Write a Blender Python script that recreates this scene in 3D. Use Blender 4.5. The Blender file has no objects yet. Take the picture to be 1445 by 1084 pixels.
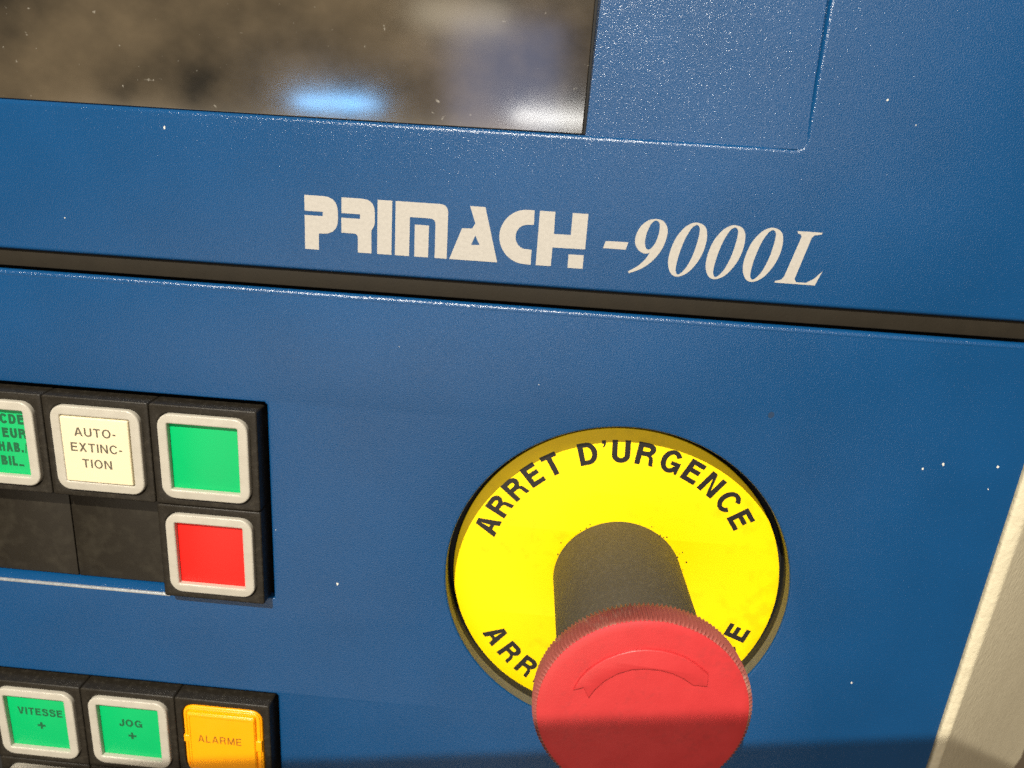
import bpy, bmesh, math, random
from mathutils import Vector, Matrix

random.seed(7)
MM = 0.001
scene = bpy.context.scene
col = scene.collection

# Panel frame: x to the right, y up along the panel, z out of the panel towards the viewer (millimetres).
# World: X = x, Y = -z, Z = y (metres): the panel stands upright.
def W(x, y, z=0.0):
    return Vector((x * MM, -z * MM, y * MM))

# ------------------------------------------------------------------ camera
CAM_C = (61.7734, 59.3367, 155.058)
RX = Vector((0.9959137, 0.06024566, -0.06727818))      # camera right, in panel axes
RY = Vector((0.07781535, -0.95053251, 0.30072033))     # camera down
RZ = Vector((-0.045833, -0.30472677, -0.95133639))     # camera forward
cam = bpy.data.cameras.new('camera')
cam.sensor_fit = 'HORIZONTAL'; cam.sensor_width = 36.0
cam.lens = 1086.0 / 1445.0 * 36.0
cam.clip_start = 0.005; cam.clip_end = 50.0
cam.dof.use_dof = True; cam.dof.focus_distance = 0.158; cam.dof.aperture_fstop = 26.0
cam_ob = bpy.data.objects.new('camera', cam); col.objects.link(cam_ob)
def pw(v): return Vector((v[0], -v[2], v[1]))
mx = Matrix.Identity(4)
for i, a in enumerate((pw(RX), -pw(RY), -pw(RZ))):
    a = a.normalized()
    for j in range(3): mx[j][i] = a[j]
mx.translation = W(*CAM_C)
cam_ob.matrix_world = mx
scene.camera = cam_ob

# ------------------------------------------------------------------ world: dim warm workshop light
world = bpy.data.worlds.new('World'); scene.world = world; world.use_nodes = True
wn, wl = world.node_tree.nodes, world.node_tree.links
bg = wn['Background']; bg.inputs['Strength'].default_value = 0.14
wt = wn.new('ShaderNodeTexCoord'); wnoise = wn.new('ShaderNodeTexNoise'); wramp = wn.new('ShaderNodeValToRGB')
wnoise.inputs['Scale'].default_value = 2.6; wnoise.inputs['Detail'].default_value = 3.0
wramp.color_ramp.elements[0].position = 0.32; wramp.color_ramp.elements[0].color = (0.62, 0.43, 0.25, 1)
wramp.color_ramp.elements[1].position = 0.72; wramp.color_ramp.elements[1].color = (1.40, 1.05, 0.68, 1)
wl.new(wt.outputs['Generated'], wnoise.inputs['Vector']); wl.new(wnoise.outputs['Fac'], wramp.inputs['Fac'])
wl.new(wramp.outputs['Color'], bg.inputs['Color'])

# ------------------------------------------------------------------ lamps
def aim(ob, direction):
    ob.rotation_euler = direction.to_track_quat('-Z', 'Y').to_euler()

def area_lamp(name, pos, target, sx, sy, power, color):
    l = bpy.data.lights.new(name, 'AREA'); l.shape = 'RECTANGLE'
    l.size = sx; l.size_y = sy; l.energy = power; l.color = color
    o = bpy.data.objects.new(name, l); col.objects.link(o)
    o.location = W(*pos); aim(o, W(*target) - W(*pos)); return o

# key: lamp high above; cone edge imitates the held phone's shadow on the foot
KEY = (-219.0, 984.2, 1000.0)
key = bpy.data.lights.new('cut_off_key_lamp', 'SPOT')
key.energy = 150.0; key.color = (1.0, 0.93, 0.80); key.shadow_soft_size = 0.001
key.spot_size = math.radians(170); key.spot_blend = 0.0015
key_ob = bpy.data.objects.new('cut_off_key_lamp', key); col.objects.link(key_ob)
key_ob.location = W(*KEY)
cut_n = W(-0.17, 1.0, -1.12).normalized()                    # normal of the beam's cut-off plane
cut_d = (W(84, -41.0, 38.7) - W(*KEY)).normalized()
cut_d = (cut_d - cut_n * cut_d.dot(cut_n)).normalized()
aim(key_ob, cut_d * math.cos(math.radians(85)) + cut_n * math.sin(math.radians(85)))
# ceiling lamp behind the photographer, seen as sparkle in the paint
area_lamp('ceiling_lamp', (300, 405, 1300), (80, 40, 0), 0.36, 0.22, 2.4, (1.0, 0.88, 0.70))
# long overhead strip light, added to draw highlights along every upper edge
area_lamp('edge_highlight_strip', (110, 930, 960), (60, 0, 0), 1.2, 0.04, 3.0, (1.0, 0.96, 0.90))
# lamps across the room mirrored in the display glass, plus added glow and fill
area_lamp('blue_lamp', (-225, -64, 1150), (30, 66, 0), 0.16, 0.020, 0.5, (0.22, 0.55, 1.0))
area_lamp('white_lamp', (208, -70, 1150), (60, 62, 0), 0.17, 0.016, 0.40, (1.0, 0.98, 0.92))
area_lamp('blue_reflection_glow', (105, 5, 1200), (60, 62, 0), 0.22, 0.28, 0.46, (0.55, 0.63, 1.0))  # added glow imitating the phone's blue-violet reflection in the glass
area_lamp('sheen_fill', (-260, -420, 1150), (40, 0, 0), 0.98, 0.66, 4.0, (1.0, 0.83, 0.60))  # unseen broad fill, added for the sheen on the lower panel
area_lamp('warm_lamp', (10, 150, 1200), (60, 62, 0), 0.18, 0.06, 0.20, (1.0, 0.85, 0.6))

scene.view_settings.view_transform = 'Standard'
scene.view_settings.look = 'None'
scene.view_settings.exposure = 0.0
scene.view_settings.gamma = 1.0
scene.render.engine = 'CYCLES'
scene.cycles.use_denoising = False
scene.cycles.max_bounces = 6

# ------------------------------------------------------------------ materials
def new_mat(name):
    m = bpy.data.materials.new(name); m.use_nodes = True
    return m, m.node_tree.nodes, m.node_tree.links, m.node_tree.nodes['Principled BSDF']

def material(name, color, rough=0.5, metallic=0.0, var=0.12, var_scale=180.0, bump=0.0, bump_scale=1500.0,
             dust=0.0, dust_scale=900.0, dust_color=(0.55, 0.5, 0.4), rough_var=0.1, coat=0.0, spec=0.5, sss=0.0, stretch=None):
    m, n, l, b = new_mat(name)
    tc = n.new('ShaderNodeTexCoord'); vec = tc.outputs['Object']
    if stretch:
        mp = n.new('ShaderNodeMapping'); mp.inputs['Scale'].default_value = stretch
        l.new(vec, mp.inputs['Vector']); vec = mp.outputs['Vector']
    nz = n.new('ShaderNodeTexNoise'); nz.inputs['Scale'].default_value = var_scale; nz.inputs['Detail'].default_value = 5
    l.new(vec, nz.inputs['Vector'])
    mixc = n.new('ShaderNodeMix'); mixc.data_type = 'RGBA'
    c = Vector(color)
    mixc.inputs[6].default_value = (*(c * (1 - var)), 1); mixc.inputs[7].default_value = (*(c * (1 + var)), 1)
    l.new(nz.outputs['Fac'], mixc.inputs[0]); out = mixc.outputs[2]
    if dust > 0:
        dn = n.new('ShaderNodeTexNoise'); dn.inputs['Scale'].default_value = dust_scale; dn.inputs['Detail'].default_value = 3
        dn2 = n.new('ShaderNodeTexNoise'); dn2.inputs['Scale'].default_value = dust_scale * 0.12
        l.new(vec, dn.inputs['Vector']); l.new(vec, dn2.inputs['Vector'])
        mul = n.new('ShaderNodeMath'); mul.operation = 'MULTIPLY'
        l.new(dn.outputs['Fac'], mul.inputs[0]); l.new(dn2.outputs['Fac'], mul.inputs[1])
        mr = n.new('ShaderNodeMapRange'); mr.inputs[1].default_value = 0.27; mr.inputs[2].default_value = 0.42
        mr.inputs[4].default_value = dust
        l.new(mul.outputs[0], mr.inputs[0])
        md = n.new('ShaderNodeMix'); md.data_type = 'RGBA'; md.inputs[7].default_value = (*dust_color, 1)
        l.new(mr.outputs[0], md.inputs[0]); l.new(out, md.inputs[6]); out = md.outputs[2]
    l.new(out, b.inputs['Base Color'])
    rr = n.new('ShaderNodeMapRange'); rr.inputs[3].default_value = max(0.02, rough - rough_var); rr.inputs[4].default_value = rough + rough_var
    l.new(nz.outputs['Fac'], rr.inputs[0]); l.new(rr.outputs[0], b.inputs['Roughness'])
    b.inputs['Metallic'].default_value = metallic
    b.inputs['Specular IOR Level'].default_value = spec
    b.inputs['Coat Weight'].default_value = coat
    if sss:
        b.inputs['Subsurface Weight'].default_value = sss; b.inputs['Subsurface Radius'].default_value = (0.002, 0.002, 0.002)
        b.inputs['Subsurface Scale'].default_value = 1.0
    if bump > 0:
        bn = n.new('ShaderNodeTexNoise'); bn.inputs['Scale'].default_value = bump_scale; bn.inputs['Detail'].default_value = 2
        l.new(vec, bn.inputs['Vector'])
        bp = n.new('ShaderNodeBump'); bp.inputs['Strength'].default_value = 1.0; bp.inputs['Distance'].default_value = bump * MM
        l.new(bn.outputs['Fac'], bp.inputs['Height']); l.new(bp.outputs['Normal'], b.inputs['Normal'])
    return m

M = {}
M['blue'] = material('blue_textured_paint', (0.0020, 0.051, 0.156), rough=0.24, var=0.16, var_scale=40, bump=0.082, bump_scale=4000, rough_var=0.05)
M['cream_print'] = material('cream_print', (0.39, 0.37, 0.335), rough=0.55, var=0.14, var_scale=1500, bump=0.03, bump_scale=1500)
M['black_plastic'] = material('black_plastic', (0.014, 0.0115, 0.008), spec=0.28, rough=0.45, var=0.15, var_scale=400, bump=0.05, bump_scale=2200,
                              dust=0.12, dust_scale=6000, dust_color=(0.16, 0.14, 0.105))
M['blank_plastic'] = material('dark_blank_plastic', (0.013, 0.0105, 0.007), spec=0.28, rough=0.42, var=0.12, var_scale=150, bump=0.02, bump_scale=1500,
                              dust=0.06, dust_scale=250, dust_color=(0.20, 0.18, 0.13))
M['silver'] = material('satin_silver_plastic', (0.41, 0.385, 0.325), rough=0.38, var=0.10, var_scale=300, bump=0.015, bump_scale=2500,
                       dust=0.12, dust_scale=700, dust_color=(0.25, 0.22, 0.17))
M['green'] = material('green_lens', (0.0, 0.39, 0.115), spec=0.25, rough=0.35, var=0.05, var_scale=120, bump=0.01, bump_scale=600)
M['red_lens'] = material('red_lens', (0.85, 0.016, 0.012), spec=0.25, rough=0.35, var=0.05, var_scale=120, bump=0.01, bump_scale=600)
M['ivory_lens'] = material('ivory_lens', (0.68, 0.60, 0.40), spec=0.25, rough=0.35, var=0.04, var_scale=120, bump=0.01, bump_scale=600)
M['amber'] = material('amber_lens', (0.95, 0.36, 0.0), coat=0.5, rough=0.25, var=0.06, var_scale=150, bump=0.015, bump_scale=500)
M['green_ink'] = material('dark_green_ink', (0.0, 0.09, 0.03), rough=0.6, var=0.25, var_scale=2500)
M['grey_ink'] = material('grey_ink', (0.10, 0.085, 0.06), rough=0.6, var=0.15, var_scale=2500)
M['brown_ink'] = material('brown_ink', (0.26, 0.10, 0.0), rough=0.6, var=0.15, var_scale=2500)
M['black_ink'] = material('black_ink', (0.012, 0.010, 0.008), rough=0.5, var=0.2, var_scale=1500)
M['yellow'] = material('yellow_plate', (0.92, 0.65, 0.0), spec=0.25, rough=0.5, var=0.03, var_scale=90, bump=0.006, bump_scale=900,
                       dust=0.3, dust_scale=330, dust_color=(0.45, 0.34, 0.0))
M['head_red'] = material('faded_red_plastic', (0.48, 0.031, 0.034), rough=0.38, var=0.10, var_scale=220, bump=0.02, bump_scale=1600,
                         dust=0.3, dust_scale=1100, dust_color=(0.30, 0.030, 0.032))
M['rim_red'] = material('dirty_red_plastic', (0.27, 0.065, 0.05), rough=0.6, var=0.2, var_scale=300, bump=0.02, bump_scale=1600,
                         dust=0.5, dust_scale=500, dust_color=(0.33, 0.22, 0.17))
M['stem'] = material('dusty_black_rubber', (0.056, 0.046, 0.029), rough=0.6, var=0.10, var_scale=300, bump=0.012, bump_scale=3500,
                     dust=0.10, dust_scale=9000, dust_color=(0.34, 0.31, 0.25))
M['hole_grey'] = material('grey_edge', (0.10, 0.10, 0.092), rough=0.55, var=0.2, var_scale=500, bump=0.04, bump_scale=1500)
M['rubber'] = material('brown_black_rubber', (0.016, 0.0125, 0.0075), spec=0.22, rough=0.65, var=0.25, var_scale=250, bump=0.03, bump_scale=1500)
M['dark'] = material('dark_inside', (0.008, 0.008, 0.008), rough=0.8)
M['casing'] = material('cream_textured_paint', (0.57, 0.515, 0.37), rough=0.55, var=0.10, var_scale=500, bump=0.22, bump_scale=700,
                       dust=0.25, dust_scale=900, dust_color=(0.40, 0.35, 0.24))
M['glint_edge'] = material('pale_glint_edge', (0.42, 0.45, 0.48), rough=0.25, metallic=0.6, var=0.3, var_scale=600, bump=0.02, bump_scale=2500)  # pale metallic colour paints the bright highlight line along the cut-out edge
M['chip'] = material('pale_chip', (0.62, 0.60, 0.54), rough=0.6)
M['dark_chip'] = material('dark_blue_chip', (0.006, 0.03, 0.08), rough=0.6)

def glass_material():
    m, n, l, b = new_mat('dusty_display_glass')
    tc = n.new('ShaderNodeTexCoord')
    n1 = n.new('ShaderNodeTexNoise'); n1.inputs['Scale'].default_value = 28; n1.inputs['Detail'].default_value = 4
    n2 = n.new('ShaderNodeTexNoise'); n2.inputs['Scale'].default_value = 700; n2.inputs['Detail'].default_value = 6
    l.new(tc.outputs['Object'], n1.inputs['Vector']); l.new(tc.outputs['Object'], n2.inputs['Vector'])
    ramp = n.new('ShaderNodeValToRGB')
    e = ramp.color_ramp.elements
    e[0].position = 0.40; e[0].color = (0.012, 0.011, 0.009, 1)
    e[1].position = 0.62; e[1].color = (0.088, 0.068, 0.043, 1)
    mp = n.new('ShaderNodeMapping'); mp.inputs['Scale'].default_value = (0.75, 1.0, 1.0); mp.inputs['Rotation'].default_value = (0, 0, 0.6)
    l.new(tc.outputs['Object'], mp.inputs['Vector'])
    n3 = n.new('ShaderNodeTexNoise'); n3.inputs['Scale'].default_value = 60; n3.inputs['Detail'].default_value = 5; n3.inputs['Roughness'].default_value = 0.55
    l.new(mp.outputs['Vector'], n3.inputs['Vector'])
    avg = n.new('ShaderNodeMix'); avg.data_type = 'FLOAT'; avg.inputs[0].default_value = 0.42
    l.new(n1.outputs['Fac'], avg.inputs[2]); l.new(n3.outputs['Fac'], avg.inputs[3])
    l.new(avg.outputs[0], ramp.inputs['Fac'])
    rgh = n.new('ShaderNodeMapRange'); rgh.inputs[1].default_value = 0.3; rgh.inputs[2].default_value = 0.7; rgh.inputs[3].default_value = 0.10; rgh.inputs[4].default_value = 0.15
    l.new(n3.outputs['Fac'], rgh.inputs[0]); l.new(rgh.outputs[0], b.inputs['Roughness'])
    sp = n.new('ShaderNodeMapRange'); sp.inputs[1].default_value = 0.70; sp.inputs[2].default_value = 0.80
    sp.inputs[4].default_value = 0.55
    l.new(n2.outputs['Fac'], sp.inputs[0])
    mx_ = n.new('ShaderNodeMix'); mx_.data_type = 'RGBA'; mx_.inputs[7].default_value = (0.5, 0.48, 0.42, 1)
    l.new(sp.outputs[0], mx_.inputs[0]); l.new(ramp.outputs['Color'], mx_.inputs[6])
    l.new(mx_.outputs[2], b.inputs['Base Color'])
    b.inputs['Roughness'].default_value = 0.13
    b.inputs['Specular IOR Level'].default_value = 0.9
    return m
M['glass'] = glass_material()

# ------------------------------------------------------------------ object helpers
ROT = (math.radians(90), 0, 0)       # local panel axes -> world

def link(o, parent=None, pos=None):
    col.objects.link(o)
    if parent is not None:
        o.parent = parent
        if pos is not None: o.location = (pos[0] * MM, pos[1] * MM, pos[2] * MM)
    else:
        o.rotation_euler = ROT
        if pos is not None: o.location = W(*pos)
    return o

def tag(o, label, cat, group=None):
    o['label'] = label; o['category'] = cat
    if group: o['group'] = group
    return o

def thing(name, pos, label, cat, group=None):
    o = bpy.data.objects.new(name, None); o.empty_display_size = 0.005
    link(o, None, pos); return tag(o, label, cat, group)

def mesh_obj(name, me, mat, parent=None, pos=None, smooth=True):
    if not me.materials: me.materials.append(M[mat])
    o = bpy.data.objects.new(name, me)
    if smooth:
        me.polygons.foreach_set('use_smooth', [True] * len(me.polygons))
        me.set_sharp_from_angle(angle=math.radians(40))
    return link(o, parent, pos)

def plate_mesh(outlines, z0, z1, bevel=0.0, res=2):
    """flat plate of thickness z0..z1 with rounded edges; outlines in mm (first = rim, others = holes)"""
    cu = bpy.data.curves.new('c', 'CURVE'); cu.dimensions = '2D'; cu.fill_mode = 'BOTH'
    for pts in outlines:
        s = cu.splines.new('POLY'); s.points.add(len(pts) - 1); s.use_cyclic_u = True
        for i, p in enumerate(pts): s.points[i].co = (p[0] * MM, p[1] * MM, 0, 1)
    b = min(bevel, (z1 - z0) * 0.49)
    cu.extrude = ((z1 - z0) / 2 - b) * MM
    cu.bevel_depth = b * MM; cu.bevel_resolution = res; cu.offset = -b * MM
    o = bpy.data.objects.new('c', cu); col.objects.link(o)
    dg = bpy.context.evaluated_depsgraph_get()
    me = bpy.data.meshes.new_from_object(o.evaluated_get(dg))
    bpy.data.objects.remove(o); bpy.data.curves.remove(cu)
    for v in me.vertices: v.co.z += (z0 + z1) / 2 * MM
    bm = bmesh.new(); bm.from_mesh(me); bmesh.ops.remove_doubles(bm, verts=bm.verts, dist=1e-7)
    bmesh.ops.recalc_face_normals(bm, faces=bm.faces)
    bm.to_mesh(me); bm.free(); me.materials.clear()
    return me

def rrect(x0, y0, x1, y1, r=0.0, n=6):
    if r <= 0: return [(x0, y0), (x1, y0), (x1, y1), (x0, y1)]
    out = []
    for cx, cy, a in ((x1 - r, y0 + r, -90), (x1 - r, y1 - r, 0), (x0 + r, y1 - r, 90), (x0 + r, y0 + r, 180)):
        for i in range(n + 1):
            t = math.radians(a + 90 * i / n); out.append((cx + r * math.cos(t), cy + r * math.sin(t)))
    return out

def circle(cx, cy, r, n=160):
    return [(cx + r * math.cos(2 * math.pi * i / n), cy + r * math.sin(2 * math.pi * i / n)) for i in range(n)]

def lathe_mesh(profile, n=96, knurl=0, amp=0.0, caps=True):
    """profile: (r, z, k) rings in mm, k scales the knurl"""
    bm = bmesh.new(); rings = []
    for r, z, k in profile:
        ring = []
        for i in range(n):
            a = 2 * math.pi * i / n
            rr = r
            if knurl and k: rr = r - amp * k * (0.5 - 0.5 * math.cos(a * knurl)) ** 0.8
            ring.append(bm.verts.new((rr * math.cos(a) * MM, rr * math.sin(a) * MM, z * MM)))
        rings.append(ring)
    for a, b in zip(rings, rings[1:]):
        for i in range(n): bm.faces.new((a[i], a[(i + 1) % n], b[(i + 1) % n], b[i]))
    if caps and profile[-1][0] > 0: bm.faces.new(rings[-1])
    if caps and profile[0][0] > 0: bm.faces.new(rings[0][::-1])
    bmesh.ops.recalc_face_normals(bm, faces=bm.faces)
    me = bpy.data.meshes.new('m'); bm.to_mesh(me); bm.free(); return me

# ------------------------------------------------------------------ lettering (drawn outlines, cap height 1)
def arc(cx, cy, rx, ry, a0, a1, n=14):
    return [(cx + rx * math.cos(math.radians(a0 + (a1 - a0) * i / n)), cy + ry * math.sin(math.radians(a0 + (a1 - a0) * i / n))) for i in range(n + 1)]

def smooth(pts, closed=True, n=5):
    out = []; L = len(pts)
    rng = range(L) if closed else range(L - 1)
    for i in rng:
        if closed: p = [pts[(i + k) % L] for k in (-1, 0, 1, 2)]
        else: p = [pts[max(0, min(L - 1, i + k))] for k in (-1, 0, 1, 2)]
        for s in range(n):
            t = s / n
            out.append(tuple(0.5 * (2 * p[1][d] + (p[2][d] - p[0][d]) * t + (2 * p[0][d] - 5 * p[1][d] + 4 * p[2][d] - p[3][d]) * t * t
                             + (-p[0][d] + 3 * p[1][d] - 3 * p[2][d] + p[3][d]) * t ** 3) for d in (0, 1)))
    if not closed: out.append(tuple(pts[-1]))
    return out

def stroke(pts, w):
    a, b = [], []
    for i, p in enumerate(pts):
        q0, q1 = pts[max(0, i - 1)], pts[min(len(pts) - 1, i + 1)]
        dx, dy = q1[0] - q0[0], q1[1] - q0[1]; L = math.hypot(dx, dy)
        nx, ny = -dy / L * w / 2, dx / L * w / 2
        a.append((p[0] + nx, p[1] + ny)); b.append((p[0] - nx, p[1] - ny))
    return a + b[::-1]

def glyphs(w):
    g = {}
    g['E'] = (.62, [[(0, 0), (.62, 0), (.62, w), (w, w), (w, .44), (.57, .44), (.57, .44 + w), (w, .44 + w), (w, 1 - w), (.61, 1 - w), (.61, 1), (0, 1)]])
    g['T'] = (.64, [[(.32 - w / 2, 0), (.32 + w / 2, 0), (.32 + w / 2, 1 - w), (.64, 1 - w), (.64, 1), (0, 1), (0, 1 - w), (.32 - w / 2, 1 - w)]])
    g['L'] = (.54, [[(0, 0), (.54, 0), (.54, w), (w, w), (w, 1), (0, 1)]])
    g['H'] = (.70, [[(0, 0), (w, 0), (w, .44), (.7 - w, .44), (.7 - w, 0), (.7, 0), (.7, 1), (.7 - w, 1), (.7 - w, .44 + w), (w, .44 + w), (w, 1), (0, 1)]])
    g['I'] = (w, [[(0, 0), (w, 0), (w, 1), (0, 1)]])
    g['-'] = (.28, [[(0, .33), (.28, .33), (.28, .33 + w), (0, .33 + w)]])
    g['+'] = (.70, [[(.35 - .1, 0), (.45, 0), (.45, .25), (.7, .25), (.7, .45), (.45, .45), (.45, .7), (.25, .7), (.25, .45), (0, .45), (0, .25), (.25, .25)]])
    g['/'] = (.30, [[(0, -.05), (.11, -.05), (.30, 1), (.19, 1)]])
    g['.'] = (w, [[(0, 0), (w, 0), (w, w), (0, w)]])
    g['_'] = (.55, [[(0, 0), (.55, 0), (.55, w * .8), (0, w * .8)]])
    a = w / 0.97
    g['A'] = (.76, [[(0, 0), (a, 0), (a + .072, .23), (.76 - a - .072, .23), (.76 - a, 0), (.76, 0), (.38 + w * .62, 1), (.38 - w * .62, 1)],
                    [(a + .115, .23 + w * .85), (.76 - a - .115, .23 + w * .85), (.38, .845)]])
    g['N'] = (.71, [[(0, 0), (w, 0), (w, .74), (.71 - w * 1.1, 0), (.71, 0), (.71, 1), (.71 - w, 1), (.71 - w, .26), (w * 1.1, 1), (0, 1)]])
    g['M'] = (.85, [[(0, 0), (w, 0), (w, .74), (.36, 0), (.49, 0), (.85 - w, .74), (.85 - w, 0), (.85, 0), (.85, 1), (.85 - w * 1.45, 1), (.425, .27), (w * 1.45, 1), (0, 1)]])
    g['V'] = (.72, [[(.36 - w * .6, 0), (.36 + w * .6, 0), (.72, 1), (.72 - w * 1.1, 1), (.36, .22), (w * 1.1, 1), (0, 1)]])
    k = w * 1.2
    g['X'] = (.72, [[(0, 0), (k, 0), (.36, .34), (.72 - k, 0), (.72, 0), (.45, .51), (.70, 1), (.70 - k, 1), (.36, .69), (.02 + k, 1), (.02, 1), (.27, .51)]])
    g['D'] = (.71, [[(0, 0), (.33, 0)] + arc(.33, .5, .38, .5, -85, 85) + [(.33, 1), (0, 1)],
                    [(w, w), (.32, w)] + arc(.32, .5, .38 - w + .01, .5 - w, -85, 85) + [(.32, 1 - w), (w, 1 - w)]])
    g['U'] = (.69, [[(0, 1), (0, .34)] + arc(.345, .34, .345, .36, 180, 360) + [(.69, 1), (.69 - w, 1)] + arc(.345, .35, .345 - w, .36 - w, 0, -180) + [(w, 1)]])
    g['C'] = (.73, [arc(.39, .5, .39, .52, 33, 327, 26) + arc(.39, .5, .39 - w, .52 - w * .95, 325, 35, 26)])
    g['G'] = (.77, [arc(.39, .5, .39, .52, 35, 312, 26) + [(.67, 0), (.77, 0), (.77, .53), (.40, .53), (.40, .53 - w * .85), (.62, .53 - w * .85)]
                    + arc(.39, .5, .39 - w, .52 - w * .95, 325, 37, 26)])
    g['O'] = (.79, [arc(.395, .5, .395, .52, 0, 350, 35), arc(.395, .5, .395 - w, .52 - w * .95, 0, 350, 35)])
    g['R'] = (.72, [[(0, 0), (w, 0), (w, .41), (.38, .41), (.47, .38), (.505, .30), (.52, .10), (.55, 0), (.72, 0), (.69, .05), (.665, .28), (.63, .40), (.56, .47)]
                    + arc(.40, .72, .29, .28, -48, 90, 10) + [(0, 1)],
                    [(w, .41 + w)] + arc(.39, .705, .29 - w * .95, .295 - w, -90, 90, 10) + [(w, 1 - w)]])
    g['B'] = (.69, [[(0, 0)] + arc(.40, .28, .29, .28, -90, 62, 9) + arc(.37, .76, .28, .24, -40, 90, 8) + [(0, 1)],
                    [(w, w)] + arc(.39, .285, .29 - w, .285 - w, -85, 85, 8) + [(w, .57 - w * .95)],
                    [(w, .59)] + arc(.36, .75, .28 - w, .255 - w, -80, 80, 8) + [(w, 1 - w)]])
    g['S'] = (.68, [stroke(smooth([(.59, .69), (.53, .86), (.34, .945 - w * .1), (.15, .87), (.10, .735), (.19, .60), (.36, .53), (.54, .44), (.595, .28), (.53, .13), (.34, .06 + w * .1), (.14, .12), (.075, .31)], False, 4), w)])
    g['J'] = (.50, [stroke(smooth([(.42, 1), (.42, .62), (.42, .28), (.37, .12), (.25, .065), (.12, .11), (.075, .32)], False, 4), w)])
    g["'"] = (.15, [[(0, 1), (.15, 1), (.15, .86), (.11, .74), (.03, .68), (.03, .74), (.07, .80), (.07, .85), (0, .85)]])
    g[' '] = (.34, [])
    return g

def text_outlines(s, cap, w=0.155, gap=0.13, width=None):
    g = glyphs(w); adv = []; x = 0
    for ch in s:
        adv.append(x); x += g[ch][0] + gap
    tot = x - gap
    sx = cap if width is None else width / tot
    return [[(((adv[i] + p[0]) - tot / 2) * sx, p[1] * cap) for p in o] for i, ch in enumerate(s) for o in g[ch][1]]

def ring_outlines(s, cap, r_base, a_start, a_end, flip=False, w=0.155, gap=0.2, wide=1.0):
    """letters set one by one round a circle; flip: tops point to the centre"""
    g = glyphs(w); widths = [g[c][0] for c in s]
    tot = sum(widths) + gap * (len(s) - 1); x = 0; outs = []
    for ch, wd in zip(s, widths):
        a = math.radians(a_start + (a_end - a_start) * (x + wd / 2) / tot)
        ux, uy = math.cos(a), math.sin(a)
        tx, ty = (uy, -ux) if not flip else (-uy, ux)
        for o in g[ch][1]:
            pts = []
            for p in o:
                h = p[1] * cap; t = (p[0] - wd / 2) * cap * wide
                rr = r_base + h if not flip else r_base - h
                pts.append((ux * rr + tx * t, uy * rr + ty * t))
            outs.append(pts)
        x += wd + gap
    return outs

def print_mesh(outs, z0, z1): return plate_mesh(outs, z0, z1, 0.0, 0)

# ================================================================== structure: the two panels, the seal, the casing
Y2 = -76.9                                       # top of the lower button block
EDGE = lambda y: 161.9 + 0.0323 * (y + 20)     # right edge of the panels against the casing

HX, HY, HR = 80.74, -37.085, 39.03              # round opening
lower = thing('lower_control_panel', (50, -40, 0), 'blue painted lower control panel with button cut-outs and a round opening', 'control panel')
def L(pts, o=(50, -40)): return [(p[0] - o[0], p[1] - o[1]) for p in pts]
G = 1.05                                         # clearance round the button blocks
rim = [(-130, Y2 + G), (G - 0.6, Y2 + G), (G, Y2 + G - 0.6), (G, -150), (EDGE(-150) - 0.15, -150), (EDGE(25.5) - 0.15, 25.5), (-130, 25.5), (-130, G),
       (G - 0.6, G), (G, G - 0.6), (G, -48.3), (-24.4, -48.3), (-24.4, -50.3), (-130, -50.3)]
face = mesh_obj('panel_face', plate_mesh([L(rim), L(circle(HX, HY, HR))], -2.6, 0, 0.42, 3), 'blue', lower, (0, 0, 0))
def rolled_edge(x0, x1, y, r, mat):
    # rounded sheet-metal edge that faces up; y = its highest line
    bm = bmesh.new(); ra = []
    for k in range(7):
        xx = x0 + (x1 - x0) * k / 6
        ra.append([bm.verts.new(((xx - 50) * MM, (y - r + r * math.sin(math.radians(a)) + 40) * MM, (0.02 - r + r * math.cos(math.radians(a))) * MM)) for a in range(-20, 151, 10)])
    for a, b in zip(ra, ra[1:]):
        for i in range(len(a) - 1): bm.faces.new((a[i], a[i + 1], b[i + 1], b[i]))
    bmesh.ops.recalc_face_normals(bm, faces=bm.faces)
    me = bpy.data.meshes.new('m'); bm.to_mesh(me); bm.free()
    mesh_obj('rolled_edge', me, mat, lower, (0, 0, 0))
rolled_edge(-130, EDGE(25) - 0.15, 26.4, 1.0, 'blue')
rolled_edge(-130, -24.5, -49.75, 0.5, 'glint_edge')
# grey cup that lines the round opening
cup = lathe_mesh([(HR + 1.2, -2.2, 0), (HR - 0.05, -0.42, 0), (HR - 0.05, -3.2, 0), (HR + 1.2, -3.3, 0)], 160, caps=False)
mesh_obj('opening_wall', cup, 'hole_grey', lower, (HX - 50, HY + 40, 0))
mesh_obj('opening_liner', lathe_mesh([(HR + 1.2, -3.1, 0), (HR + 0.15, -3.4, 0), (HR + 0.15, -8.6, 0)], 160, caps=False), 'dark', lower, (HX - 50, HY + 40, 0))
mesh_obj('opening_floor', plate_mesh([circle(0, 0, HR + 1, 96)], -9.5, -8.45), 'dark', lower, (HX - 50, HY + 40, 0))
# dark trays behind the button cut-outs
mesh_obj('button_tray', plate_mesh([rrect(-180, -12, -48, 42)], -6, -5), 'dark', lower, (0, 0, 0))
mesh_obj('button_tray', plate_mesh([rrect(-180, -110, -48, -35)], -6, -5), 'dark', lower, (0, 0, 0))
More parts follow.
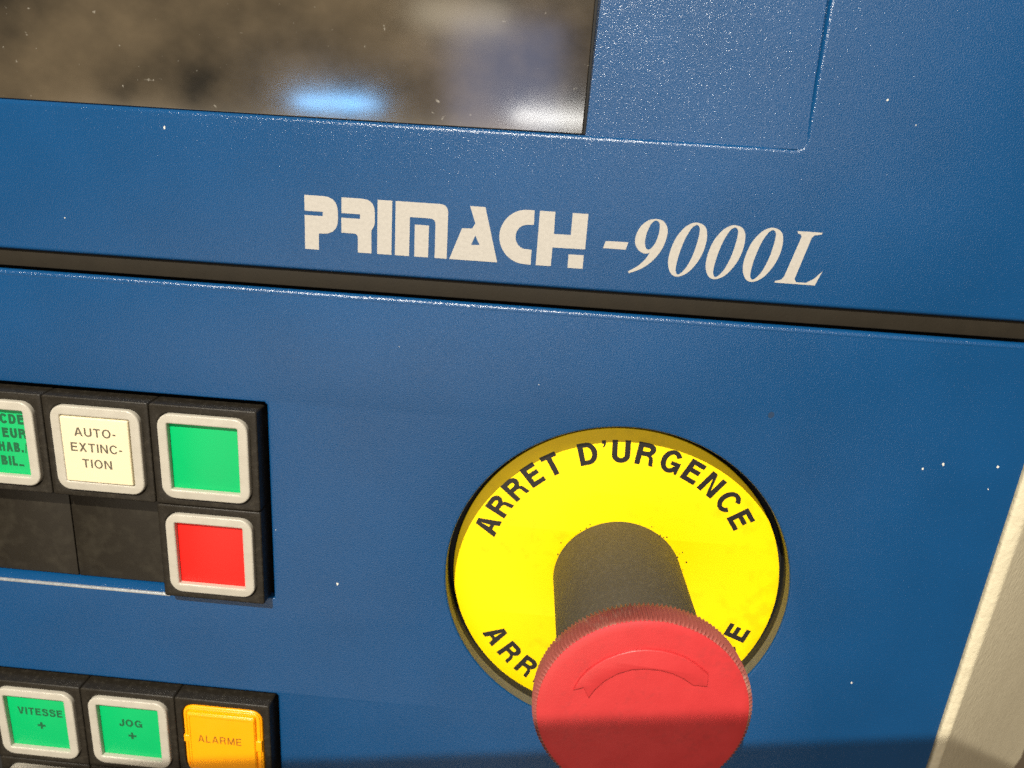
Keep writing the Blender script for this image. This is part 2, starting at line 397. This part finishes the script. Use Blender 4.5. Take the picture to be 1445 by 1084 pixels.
# sloped blue lip under the blank tiles
bm = bmesh.new()
lipv = [(-130, -49.75, -0.42), (-24.6, -49.75, -0.42), (-24.6, -48.4, -2.3), (-130, -48.4, -2.3), (-130, -48.4, -4.5), (-24.6, -48.4, -4.5)]
vs = [bm.verts.new(((a - 50) * MM, (b + 40) * MM, c * MM)) for a, b, c in lipv]
bm.faces.new((vs[0], vs[1], vs[2], vs[3])); bm.faces.new((vs[3], vs[2], vs[5], vs[4]))
bmesh.ops.recalc_face_normals(bm, faces=bm.faces)
me = bpy.data.meshes.new('m'); bm.to_mesh(me); bm.free()
mesh_obj('cut_out_lip', me, 'blue', lower, (0, 0, 0))

upper = thing('upper_display_panel', (50, 60, 0), 'blue painted upper panel printed with a cream machine name', 'display panel')
U = lambda pts: L(pts, (50, 60))
RXE, RYE = 106.6, 60.55                          # corner of the display recess
rim_u = [(-130, 30.65), (EDGE(30) - 0.15, 30.65), (EDGE(140) - 0.15, 140), (RXE + 0.3, 140), (RXE, 62.2), (RXE - 0.5, 60.9), (RXE - 1.6, RYE), (-130, RYE)]
mesh_obj('panel_face', plate_mesh([U(rim_u)], -2.6, 0, 0.95, 5), 'blue', upper, (0, 0, 0))
bm = bmesh.new(); fl = []
for xx, zz in ((-130, -1.6), (64, -1.6), (86, -1.05), (100, -0.45), (104.5, -0.18), (109, -0.12)):   # floor rises gently to the right and leans back
    fl.append([bm.verts.new(((xx - 50) * MM, (yy - 60) * MM, (zz - lean) * MM)) for yy, lean in ((60.4, 0), (96, 2.4), (140, 2.6))])
for a, b in zip(fl, fl[1:]):
    for i in (0, 1): bm.faces.new((a[i], b[i], b[i + 1], a[i + 1]))
bmesh.ops.recalc_face_normals(bm, faces=bm.faces)
me = bpy.data.meshes.new('m'); bm.to_mesh(me); bm.free()
mesh_obj('recess_floor', me, 'blue', upper, (0, 0, 0))

disp = thing('display_window', (50, 60.55, 0), 'dark dusty display glass set in the recess of the blue upper panel', 'display screen')
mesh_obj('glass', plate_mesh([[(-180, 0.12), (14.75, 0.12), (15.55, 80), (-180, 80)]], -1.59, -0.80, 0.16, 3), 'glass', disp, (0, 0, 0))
mesh_obj('edge_shade_strip', plate_mesh([[(14.72, 0.12), (15.3, 0.12), (16.2, 80), (15.52, 80)]], -4.5, -1.25, 0.1, 2), 'dark', disp, (0, 0, 0))  # dark strip stands in for the thin shadow line beside the glass

seal = plate_mesh([rrect(-180, -1.55, 111.4, 2.1)], -4.4, -1.1, 0.3, 2)
so = mesh_obj('gap_seal', seal, 'rubber', None, (50, 28.5, 0))
tag(so, 'dark brown rubber strip in the gap between upper and lower blue panels', 'seal strip')
bk = mesh_obj('light_stop_plate', plate_mesh([rrect(-185, -140, 118, 110)], -12, -10), 'dark', None, (50, 30, 0))  # dark plate added behind the panels to stop world light leaking through gaps
bk['kind'] = 'structure'

# cream casing at the right: narrow front lip, then a broad face that turns away
bm = bmesh.new(); rows = []
for yy in (-150, -110, -78.9, -50, -20, 10, 60, 140):
    x0 = 162.58 + 0.0323 * (yy + 0.6); k = 2.35 + 0.0165 * (yy + 78)
    k = max(1.3, k)
    prof = [(0, -4), (0, -0.1), (0.1, 0.2), (0.3, 0.4), (0.7, 0.48), (0.66 * k, 0.48), (0.84 * k, 0.38), (0.98 * k, 0.18), (1.12 * k, -0.15), (1.25 * k, -0.55), (1.25 * k + 90, -90), (1.25 * k + 90, -94)]
    rows.append([bm.verts.new(((x0 + a - 165) * MM, (yy + 20) * MM, b * MM)) for a, b in prof])
for a, b in zip(rows, rows[1:]):
    for i in range(len(a) - 1): bm.faces.new((a[i], a[i + 1], b[i + 1], b[i]))
bmesh.ops.recalc_face_normals(bm, faces=bm.faces)
me = bpy.data.meshes.new('m'); bm.to_mesh(me); bm.free()
ca = mesh_obj('cabinet_casing', me, 'casing', None, (165, -20, 0))
tag(ca, 'cream rough-painted casing edge along the right side of the blue panel', 'casing')

# ------------------------------------------------------------------ printed machine name on the upper panel
def rounded(pts, idx, r=1.0, n=5):
    out = []
    for i, p in enumerate(pts):
        if i not in idx: out.append(p); continue
        a, b = Vector(pts[i - 1]), Vector(pts[(i + 1) % len(pts)]); c = Vector(p)
        rr = idx[i] if isinstance(idx, dict) else r
        p0 = c + (a - c).normalized() * rr; p1 = c + (b - c).normalized() * rr
        for k in range(n + 1):
            t = k / n; q = p0 * (1 - t) ** 2 + c * 2 * t * (1 - t) + p1 * t * t; out.append((q.x, q.y))
    return out

T, Bm = 45.9, 35.15
logo = []
logo.append(('letter_p', [rounded([(10.4, T), (17.2, T), (17.2, 38.45), (13.25, 38.45), (13.2, Bm), (10.35, Bm), (10.38, 41.95), (14.1, 41.95), (14.1, 42.8), (10.4, 42.8)], {1: 3.0, 2: 3.2})]))
logo.append(('letter_r', [rounded([(17.95, T), (24.7, T), (24.7, 40.6), (24.0, 39.9), (24.05, Bm), (21.25, Bm), (21.25, 38.92), (17.9, 38.92), (17.88, 41.9), (21.7, 41.9), (21.7, 42.82), (17.92, 42.82)], {1: 2.6, 2: .9, 3: .5, 6: .9})]))
logo.append(('letter_i', [[(25.25, T), (28.2, T), (28.15, Bm), (25.22, Bm)]]))
logo.append(('letter_m', [rounded([(28.88, T), (39.47, T), (39.47, Bm), (37.0, Bm), (37.0, 42.95), (31.8, 42.95), (31.78, Bm), (28.87, Bm)], {1: 1.7, 4: 1.2}), [(32.83, 41.54), (35.69, 41.54), (35.66, Bm), (32.84, Bm)]]))
logo.append(('letter_a', [[(43.8, T), (46.85, T), (49.75, Bm), (40.0, Bm), (42.34, 41.45), (44.4, 41.55), (44.97, 42.6)], [(45.08, 40.23), (46.04, 38.34), (44.33, 38.3)]]))
logo.append(('letter_c', [[(56.6, T)] + arc(55.3, 40.55, 5.4, 5.37, 92, 268, 22) + [(56.53, Bm), (56.53, 38.15)] + arc(55.35, 40.6, 2.2, 2.4, 262, 98, 16) + [(56.65, 43.1)]]))
logo.append(('letter_h', [[(57.65, T), (60.7, T), (60.75, 41.58), (64.1, 41.6), (64.12, T), (67.2, T), (67.17, 38.97), (60.66, 38.9), (60.6, Bm), (57.55, Bm)]]))
logo.append(('square_dot', [[(63.97, 37.75), (67.0, 37.78), (67.0, 35.08), (63.97, 35.05)]]))
logo.append(('dash', [[(71.09, 40.9), (75.54, 40.95), (75.19, 39.47), (70.68, 39.47)]]))
nine = [(80.58, 45.85), (81.96, 45.49), (82.89, 44.15), (82.92, 42.32), (82.24, 39.96), (80.75, 37.72), (78.8, 36.01), (76.31, 34.84)]
nine_b = [(76.07, 35.22), (77.79, 36.33), (79.19, 37.8), (80.0, 39.22)]
nine_c = [(80.0, 39.22), (79.06, 38.96), (77.84, 39.46), (76.92, 40.75), (76.93, 42.48), (77.69, 44.26), (79.09, 45.49), (80.58, 45.85)]
logo.append(('digit_nine', [smooth(nine, False, 5) + smooth(nine_b, False, 4) + smooth(nine_c, False, 5)[1:-1],
             smooth([(80.62, 45.52), (81.27, 44.88), (81.3, 42.97), (80.76, 41.02), (79.92, 39.88), (79.26, 39.95), (78.84, 40.88), (78.86, 42.42), (79.41, 44.37), (80.0, 45.25)])]))
zo = [(88.7, 45.64), (90.03, 45.09), (90.69, 43.61), (90.59, 40.93), (89.62, 38.15), (87.98, 35.88), (86.16, 34.88), (84.75, 35.25), (83.88, 36.96), (83.86, 39.3), (84.66, 42.25), (86.1, 44.46), (87.5, 45.46)]
zi = [(88.66, 45.19), (89.16, 44.46), (89.06, 42.36), (88.48, 39.43), (87.47, 36.82), (86.28, 35.38), (85.69, 35.52), (85.43, 36.68), (85.78, 39.43), (86.56, 42.38), (87.53, 44.47), (88.2, 45.1)]
for dx in (0, 7.42, 14.73):
    logo.append(('digit_zero', [smooth([(x + dx, y) for x, y in zo]), smooth([(x + dx, y) for x, y in zi])]))
logo.append(('letter_l', [[(107.9, 45.35), (112.69, 45.35), (112.63, 45.0), (111.28, 44.75), (110.81, 44.23), (108.89, 36.01), (109.31, 35.4), (111.22, 35.43), (112.6, 36.27), (114.02, 37.93), (113.01, 35.03), (105.12, 35.05), (105.16, 35.34), (106.36, 35.74), (106.82, 36.44), (108.84, 44.28), (108.65, 44.76), (108.06, 44.91)]]))
for nm, outs in logo:
    mesh_obj(nm, print_mesh([U(o) for o in outs], -0.02, 0.05), 'cream_print', upper, (0, 0, 0), smooth=False)

# chips and specks in the paint
def chip(parent, org, x, y, r, mat='chip', name='paint_chip'):
    n = 9; e = random.uniform(0.45, 1.0); pts = [(e * r * (0.6 + 0.6 * random.random()) * math.cos(6.2832 * i / n), r * (0.6 + 0.6 * random.random()) * math.sin(6.2832 * i / n)) for i in range(n)]
    mesh_obj(name, print_mesh([pts], -0.02, 0.03), mat, parent, (x - org[0], y - org[1], 0), smooth=False)
for x, y, r in ((146, -0.55, .45), (157.1, -0.2, .38), (142.1, -2.0, .35), (156.4, -5.4, .15), (137.8, -56.7, .32), (16.3, -42.8, .42), (2, -30, .12), (60, 10, .15), (30, 16, .12)):
    chip(lower, (50, -40), x, y, r)
chip(lower, (50, -40), 108.8, 7.4, 0.75, 'dark_chip')
for x, y, r in ((-17.4, 57.0, .35), (-40, 38, .16), (120, 70, .22), (126, 66, .15)):
    chip(upper, (50, 60), x, y, r)

# ================================================================== push-buttons
H = 3.36
def housing_mesh():
    return plate_mesh([rrect(0.06, -23.94, 23.94, -0.06, 0.5, 3), rrect(1.75, -22.25, 22.25, -1.75, 3.2)], -5.0, H, 0.32, 2)
HOUSE = housing_mesh()
BASE = plate_mesh([rrect(1.0, -23.0, 23.0, -1.0)], -4.9, 0.6)
BEZEL = plate_mesh([rrect(1.95, -22.05, 22.05, -1.95, 3.0), rrect(4.15, -19.85, 19.75, -4.15, 0.25, 2)], 0.8, H + 0.75, 0.38, 3)
LENS_IN = plate_mesh([rrect(4.0, -20.0, 19.9, -4.0, 0.2, 2)], 0.9, H - 0.5, 0.1, 1)
LENS_OUT = plate_mesh([rrect(4.3, -19.75, 19.6, -4.3, 0.35, 3)], 0.9, H + 0.95, 0.3, 2)
TEXT_Z = {'green': H - 0.5, 'red_lens': H - 0.5, 'ivory_lens': H + 0.95}

def push_button(x, y, lens, label, lines=(), ink='green_ink', group='square illuminated push-buttons'):
    t = thing('push_button', (x, y, 0), label, 'push button', group)
    h = mesh_obj('housing', HOUSE, 'black_plastic', t, (0, 0, 0)); mesh_obj('housing_base', BASE, 'dark', h, (0, 0, 0))
    mesh_obj('bezel', BEZEL, 'silver', t, (0, 0, 0))
    me = (LENS_OUT if lens == 'ivory_lens' else LENS_IN).copy(); me.materials.clear()
    le = mesh_obj('lens', me, lens, t, (0, 0, 0))
    z = TEXT_Z[lens]
    for s, cx, by, cap, width, w in lines:
        mesh_obj('legend', print_mesh([[(p[0] + cx - x, p[1] + by - y) for p in o] for o in text_outlines(s, cap, w, 0.16, width)], z - 0.02, z + 0.04), ink, le, (0, 0, 0), smooth=False)
    return t

push_button(-72, 0, 'green', 'green push-button with four lines of lettering, cut by the left edge of the picture',
            [('CDE', -55.7, -7.7, 2.3, 5.5, .25), ('EUR', -55.6, -11.05, 2.3, 5.4, .25), ('HAB./', -56.3, -14.45, 2.3, 6.6, .25), ('BIL_', -56.9, -17.85, 2.3, 5.2, .25)])
push_button(-48, 0, 'ivory_lens', 'ivory push-button lettered AUTO-EXTINCTION in the upper row',
            [('AUTO-', -36.0, -8.65, 2.0, 9.3, .155), ('EXTINC-', -36.0, -12.3, 2.05, 11.6, .155), ('TION', -36.2, -16.1, 2.05, 6.7, .155)], ink='grey_ink')
push_button(-24, 0, 'green', 'blank green push-button without lettering, above the red one')
push_button(-24, -24.05, 'red_lens', 'red square push-button below the blank green one')
Y2 = -76.9
push_button(-72, Y2, 'green', 'green push-button lettered VITESSE + in the lower row',
            [('VITESSE', -59.6, -87.1, 2.15, 11.6, .2), ('+', -59.7, -91.2, 2.9, None, .2)])
push_button(-48, Y2, 'green', 'green push-button lettered JOG + in the lower row beside the amber one',
            [('JOG', -36.1, -87.75, 2.1, 5.9, .2), ('+', -36.0, -91.6, 2.9, None, .2)])
push_button(-96, Y2, 'green', 'push-button whose black frame just shows at the left edge beside VITESSE')
push_button(-72, Y2 - 24.05, 'green', 'push-button under the VITESSE button, cut by the bottom edge of the picture')
push_button(-48, Y2 - 24.05, 'green', 'push-button under the JOG button, only its frame above the bottom edge')
push_button(-24, Y2 - 24.05, 'green', 'push-button under the amber ALARME button, cut by the bottom edge')

# amber alarm lamp: bezel missing, bare stepped lens
t = thing('alarm_button', (-24, Y2, 0), 'amber ALARME push-button with bare lens and no silver bezel', 'push button', 'square illuminated push-buttons')
hh = mesh_obj('housing', HOUSE, 'black_plastic', t, (0, 0, 0)); mesh_obj('housing_base', BASE, 'dark', hh, (0, 0, 0))
mesh_obj('lens_base', plate_mesh([rrect(2.0, -22.0, 22.0, -2.0, 2.6)], 0.8, H + 0.1, 0.5, 3), 'amber', t, (0, 0, 0))
lens = mesh_obj('lens', plate_mesh([rrect(3.4, -20.8, 20.5, -3.3, 0.6)], 1.0, H + 0.95, 0.3, 2), 'amber', t, (0, 0, 0))
mesh_obj('lens_rim', plate_mesh([rrect(2.45, -21.6, 21.6, -2.45, 1.8), rrect(2.95, -21.1, 21.1, -2.95, 1.3)], 1.0, H + 0.35, 0.15, 2), 'amber', t, (0, 0, 0))
mesh_obj('lens_ridge', plate_mesh([rrect(3.6, -20.6, 20.3, -3.5, 0.5), rrect(4.1, -20.1, 19.8, -4.4, 0.3)], 1.0, H + 1.1, 0.12, 2), 'amber', lens, (0, 0, 0))
for tx0, ty0, tx1, ty1 in ((2.1, -12.6, 3.5, -10.6), (20.4, -13.6, 21.9, -10.4), (10.4, -22.0, 13.2, -20.7)):
    mesh_obj('lens_clip', plate_mesh([rrect(tx0, ty0, tx1, ty1, 0.2, 2)], 1.0, H + 0.7, 0.15, 2), 'amber', lens, (0, 0, 0))
mesh_obj('legend', print_mesh([[(p[0] - 12.6 + 24, p[1] - 88.85 - Y2) for p in o] for o in text_outlines('ALARME', 2.1, .13, .2, 11.0)], H + 0.93, H + 0.99), 'brown_ink', lens, (0, 0, 0), smooth=False)

# blank tiles in the upper cut-out
BLANK = plate_mesh([rrect(0.12, -24.2, 23.88, -0.1, 0.2, 2)], -5.0, -2.0, 0.15, 2)
for x, lab in ((-72, 'dark blank tile below the left-edge green push-button'), (-48, 'dark blank tile below the ivory button and left of the red one')):
    b = mesh_obj('blanking_tile', BLANK, 'blank_plastic', None, (x, -24, 0)); tag(b, lab, 'blank tile', 'blank tiles')

# ================================================================== emergency stop
PX, PY, PZ = HX + 0.28, HY - 1.6, -6.0
plate = thing('emergency_stop_plate', (PX, PY, PZ), 'round yellow plate lettered ARRET D\'URGENCE round the emergency stop button', 'sign plate')
mesh_obj('disc', plate_mesh([circle(0, 0, 38.2), circle(0, 0, 11.2, 64)], -1.2, 0.0, 0.1, 2), 'yellow', plate, (0, 0, 0))
for s in ("ARRET D'URGENCE",):
    mesh_obj('lettering', print_mesh(ring_outlines(s, 5.4, 30.0, 164.0, 30.5, False, .205, .13, 1.1), -0.02, 0.05), 'black_ink', plate, (0, 0, 0), smooth=False)
    mesh_obj('lettering', print_mesh(ring_outlines(s, 5.4, 35.4, -150.0, -17.0, True, .205, .13, 1.1), -0.02, 0.05), 'black_ink', plate, (0, 0, 0), smooth=False)

BX, BY = HX + 1.0, HY - 1.45
stop = thing('emergency_stop_button', (BX, BY, PZ), 'red mushroom emergency stop button with knurled rim on a dark stem', 'emergency stop')
axis = Vector((HX + 2.77 - BX, HY - 1.23 - BY, 38.7 - PZ)).normalized()
stop.rotation_euler = (Matrix.Rotation(math.radians(90), 3, 'X') @ Vector((0, 0, 1)).rotation_difference(axis).to_matrix()).to_euler()
LEN = 38.7 - PZ
mesh_obj('stem', lathe_mesh([(11, -2, 0), (15.1, 0.05, 0), (15.05, 1, 0), (14.9, LEN - 10.0, 0), (14.6, LEN - 9.3, 0), (14.6, LEN - 4, 0)], 128), 'stem', stop, (0, 0, 0))
mesh_obj('collar', lathe_mesh([(14.2, LEN - 9.4, 0), (15.3, LEN - 9.2, 0), (15.6, LEN - 8.5, 0), (15.6, LEN - 6.6, 0), (15.0, LEN - 5.2, 0)], 128), 'black_plastic', stop, (0, 0, 0))
KN = 150
head = mesh_obj('mushroom_head', lathe_mesh([(19.2, LEN - 0.30, 0), (19.15, LEN - 0.02, 0), (18.7, LEN + 0.14, 0), (17.6, LEN + 0.26, 0), (15, LEN + 0.42, 0), (10, LEN + 0.55, 0), (5, LEN + 0.6, 0), (0.6, LEN + 0.6, 0)], 240), 'head_red', stop, (0, 0, 0))
mesh_obj('knurled_rim', lathe_mesh([(14.0, LEN - 5.8, 0), (18.2, LEN - 5.8, 0), (19.2, LEN - 5.4, .6), (19.8, LEN - 4.9, 1), (20.0, LEN - 2.6, 1), (20.0, LEN - 0.9, 1),
         (19.85, LEN - 0.45, .8), (19.45, LEN - 0.1, .5), (19.1, LEN - 0.05, 0), (19.0, LEN - 0.3, 0)], KN * 8, KN, 0.85, caps=False), 'rim_red', head, (0, 0, 0))
arrow = [(70.55, -33.86), (72.31, -33.17), (73.44, -35.34), (74.37, -33.52), (76.1, -31.3), (78.23, -29.69), (80.5, -28.7), (82.89, -28.35), (85.4, -28.4), (87.72, -28.95), (89.8, -29.85), (91.59, -31.05), (94.18, -31.09), (94.04, -28.61),
         (91.39, -26.54), (89.4, -25.45), (87.21, -24.75), (84.9, -24.35), (82.45, -24.37), (80.1, -24.8), (77.83, -25.69), (75.6, -26.95), (73.71, -28.52), (72.4, -30.0), (71.53, -31.4)]
arrow = [(x - HX - 2.77, y - HY + 1.23) for x, y in arrow]
mesh_obj('turn_arrow', plate_mesh([arrow], LEN - 0.2, LEN + 1.0, 0.2, 2), 'head_red', head, (0, 0, 0))

# crumbs of dark rubber caught round the foot of the stem
for k in range(16):
    a = math.radians(random.uniform(15, 165)); r = 15.2 + random.random() ** 2 * 2.2
    n = 5; q = random.uniform(0.08, 0.28)
    pts = [(q * random.uniform(.3, 1.3) * math.cos(6.2832 * i / n), q * random.uniform(.3, 1.3) * math.sin(6.2832 * i / n)) for i in range(n)]
    mesh_obj('rubber_crumb', print_mesh([pts], -0.01, 0.12), 'black_ink', plate, (BX - PX + r * math.cos(a), BY - PY + r * math.sin(a), 0), smooth=False)
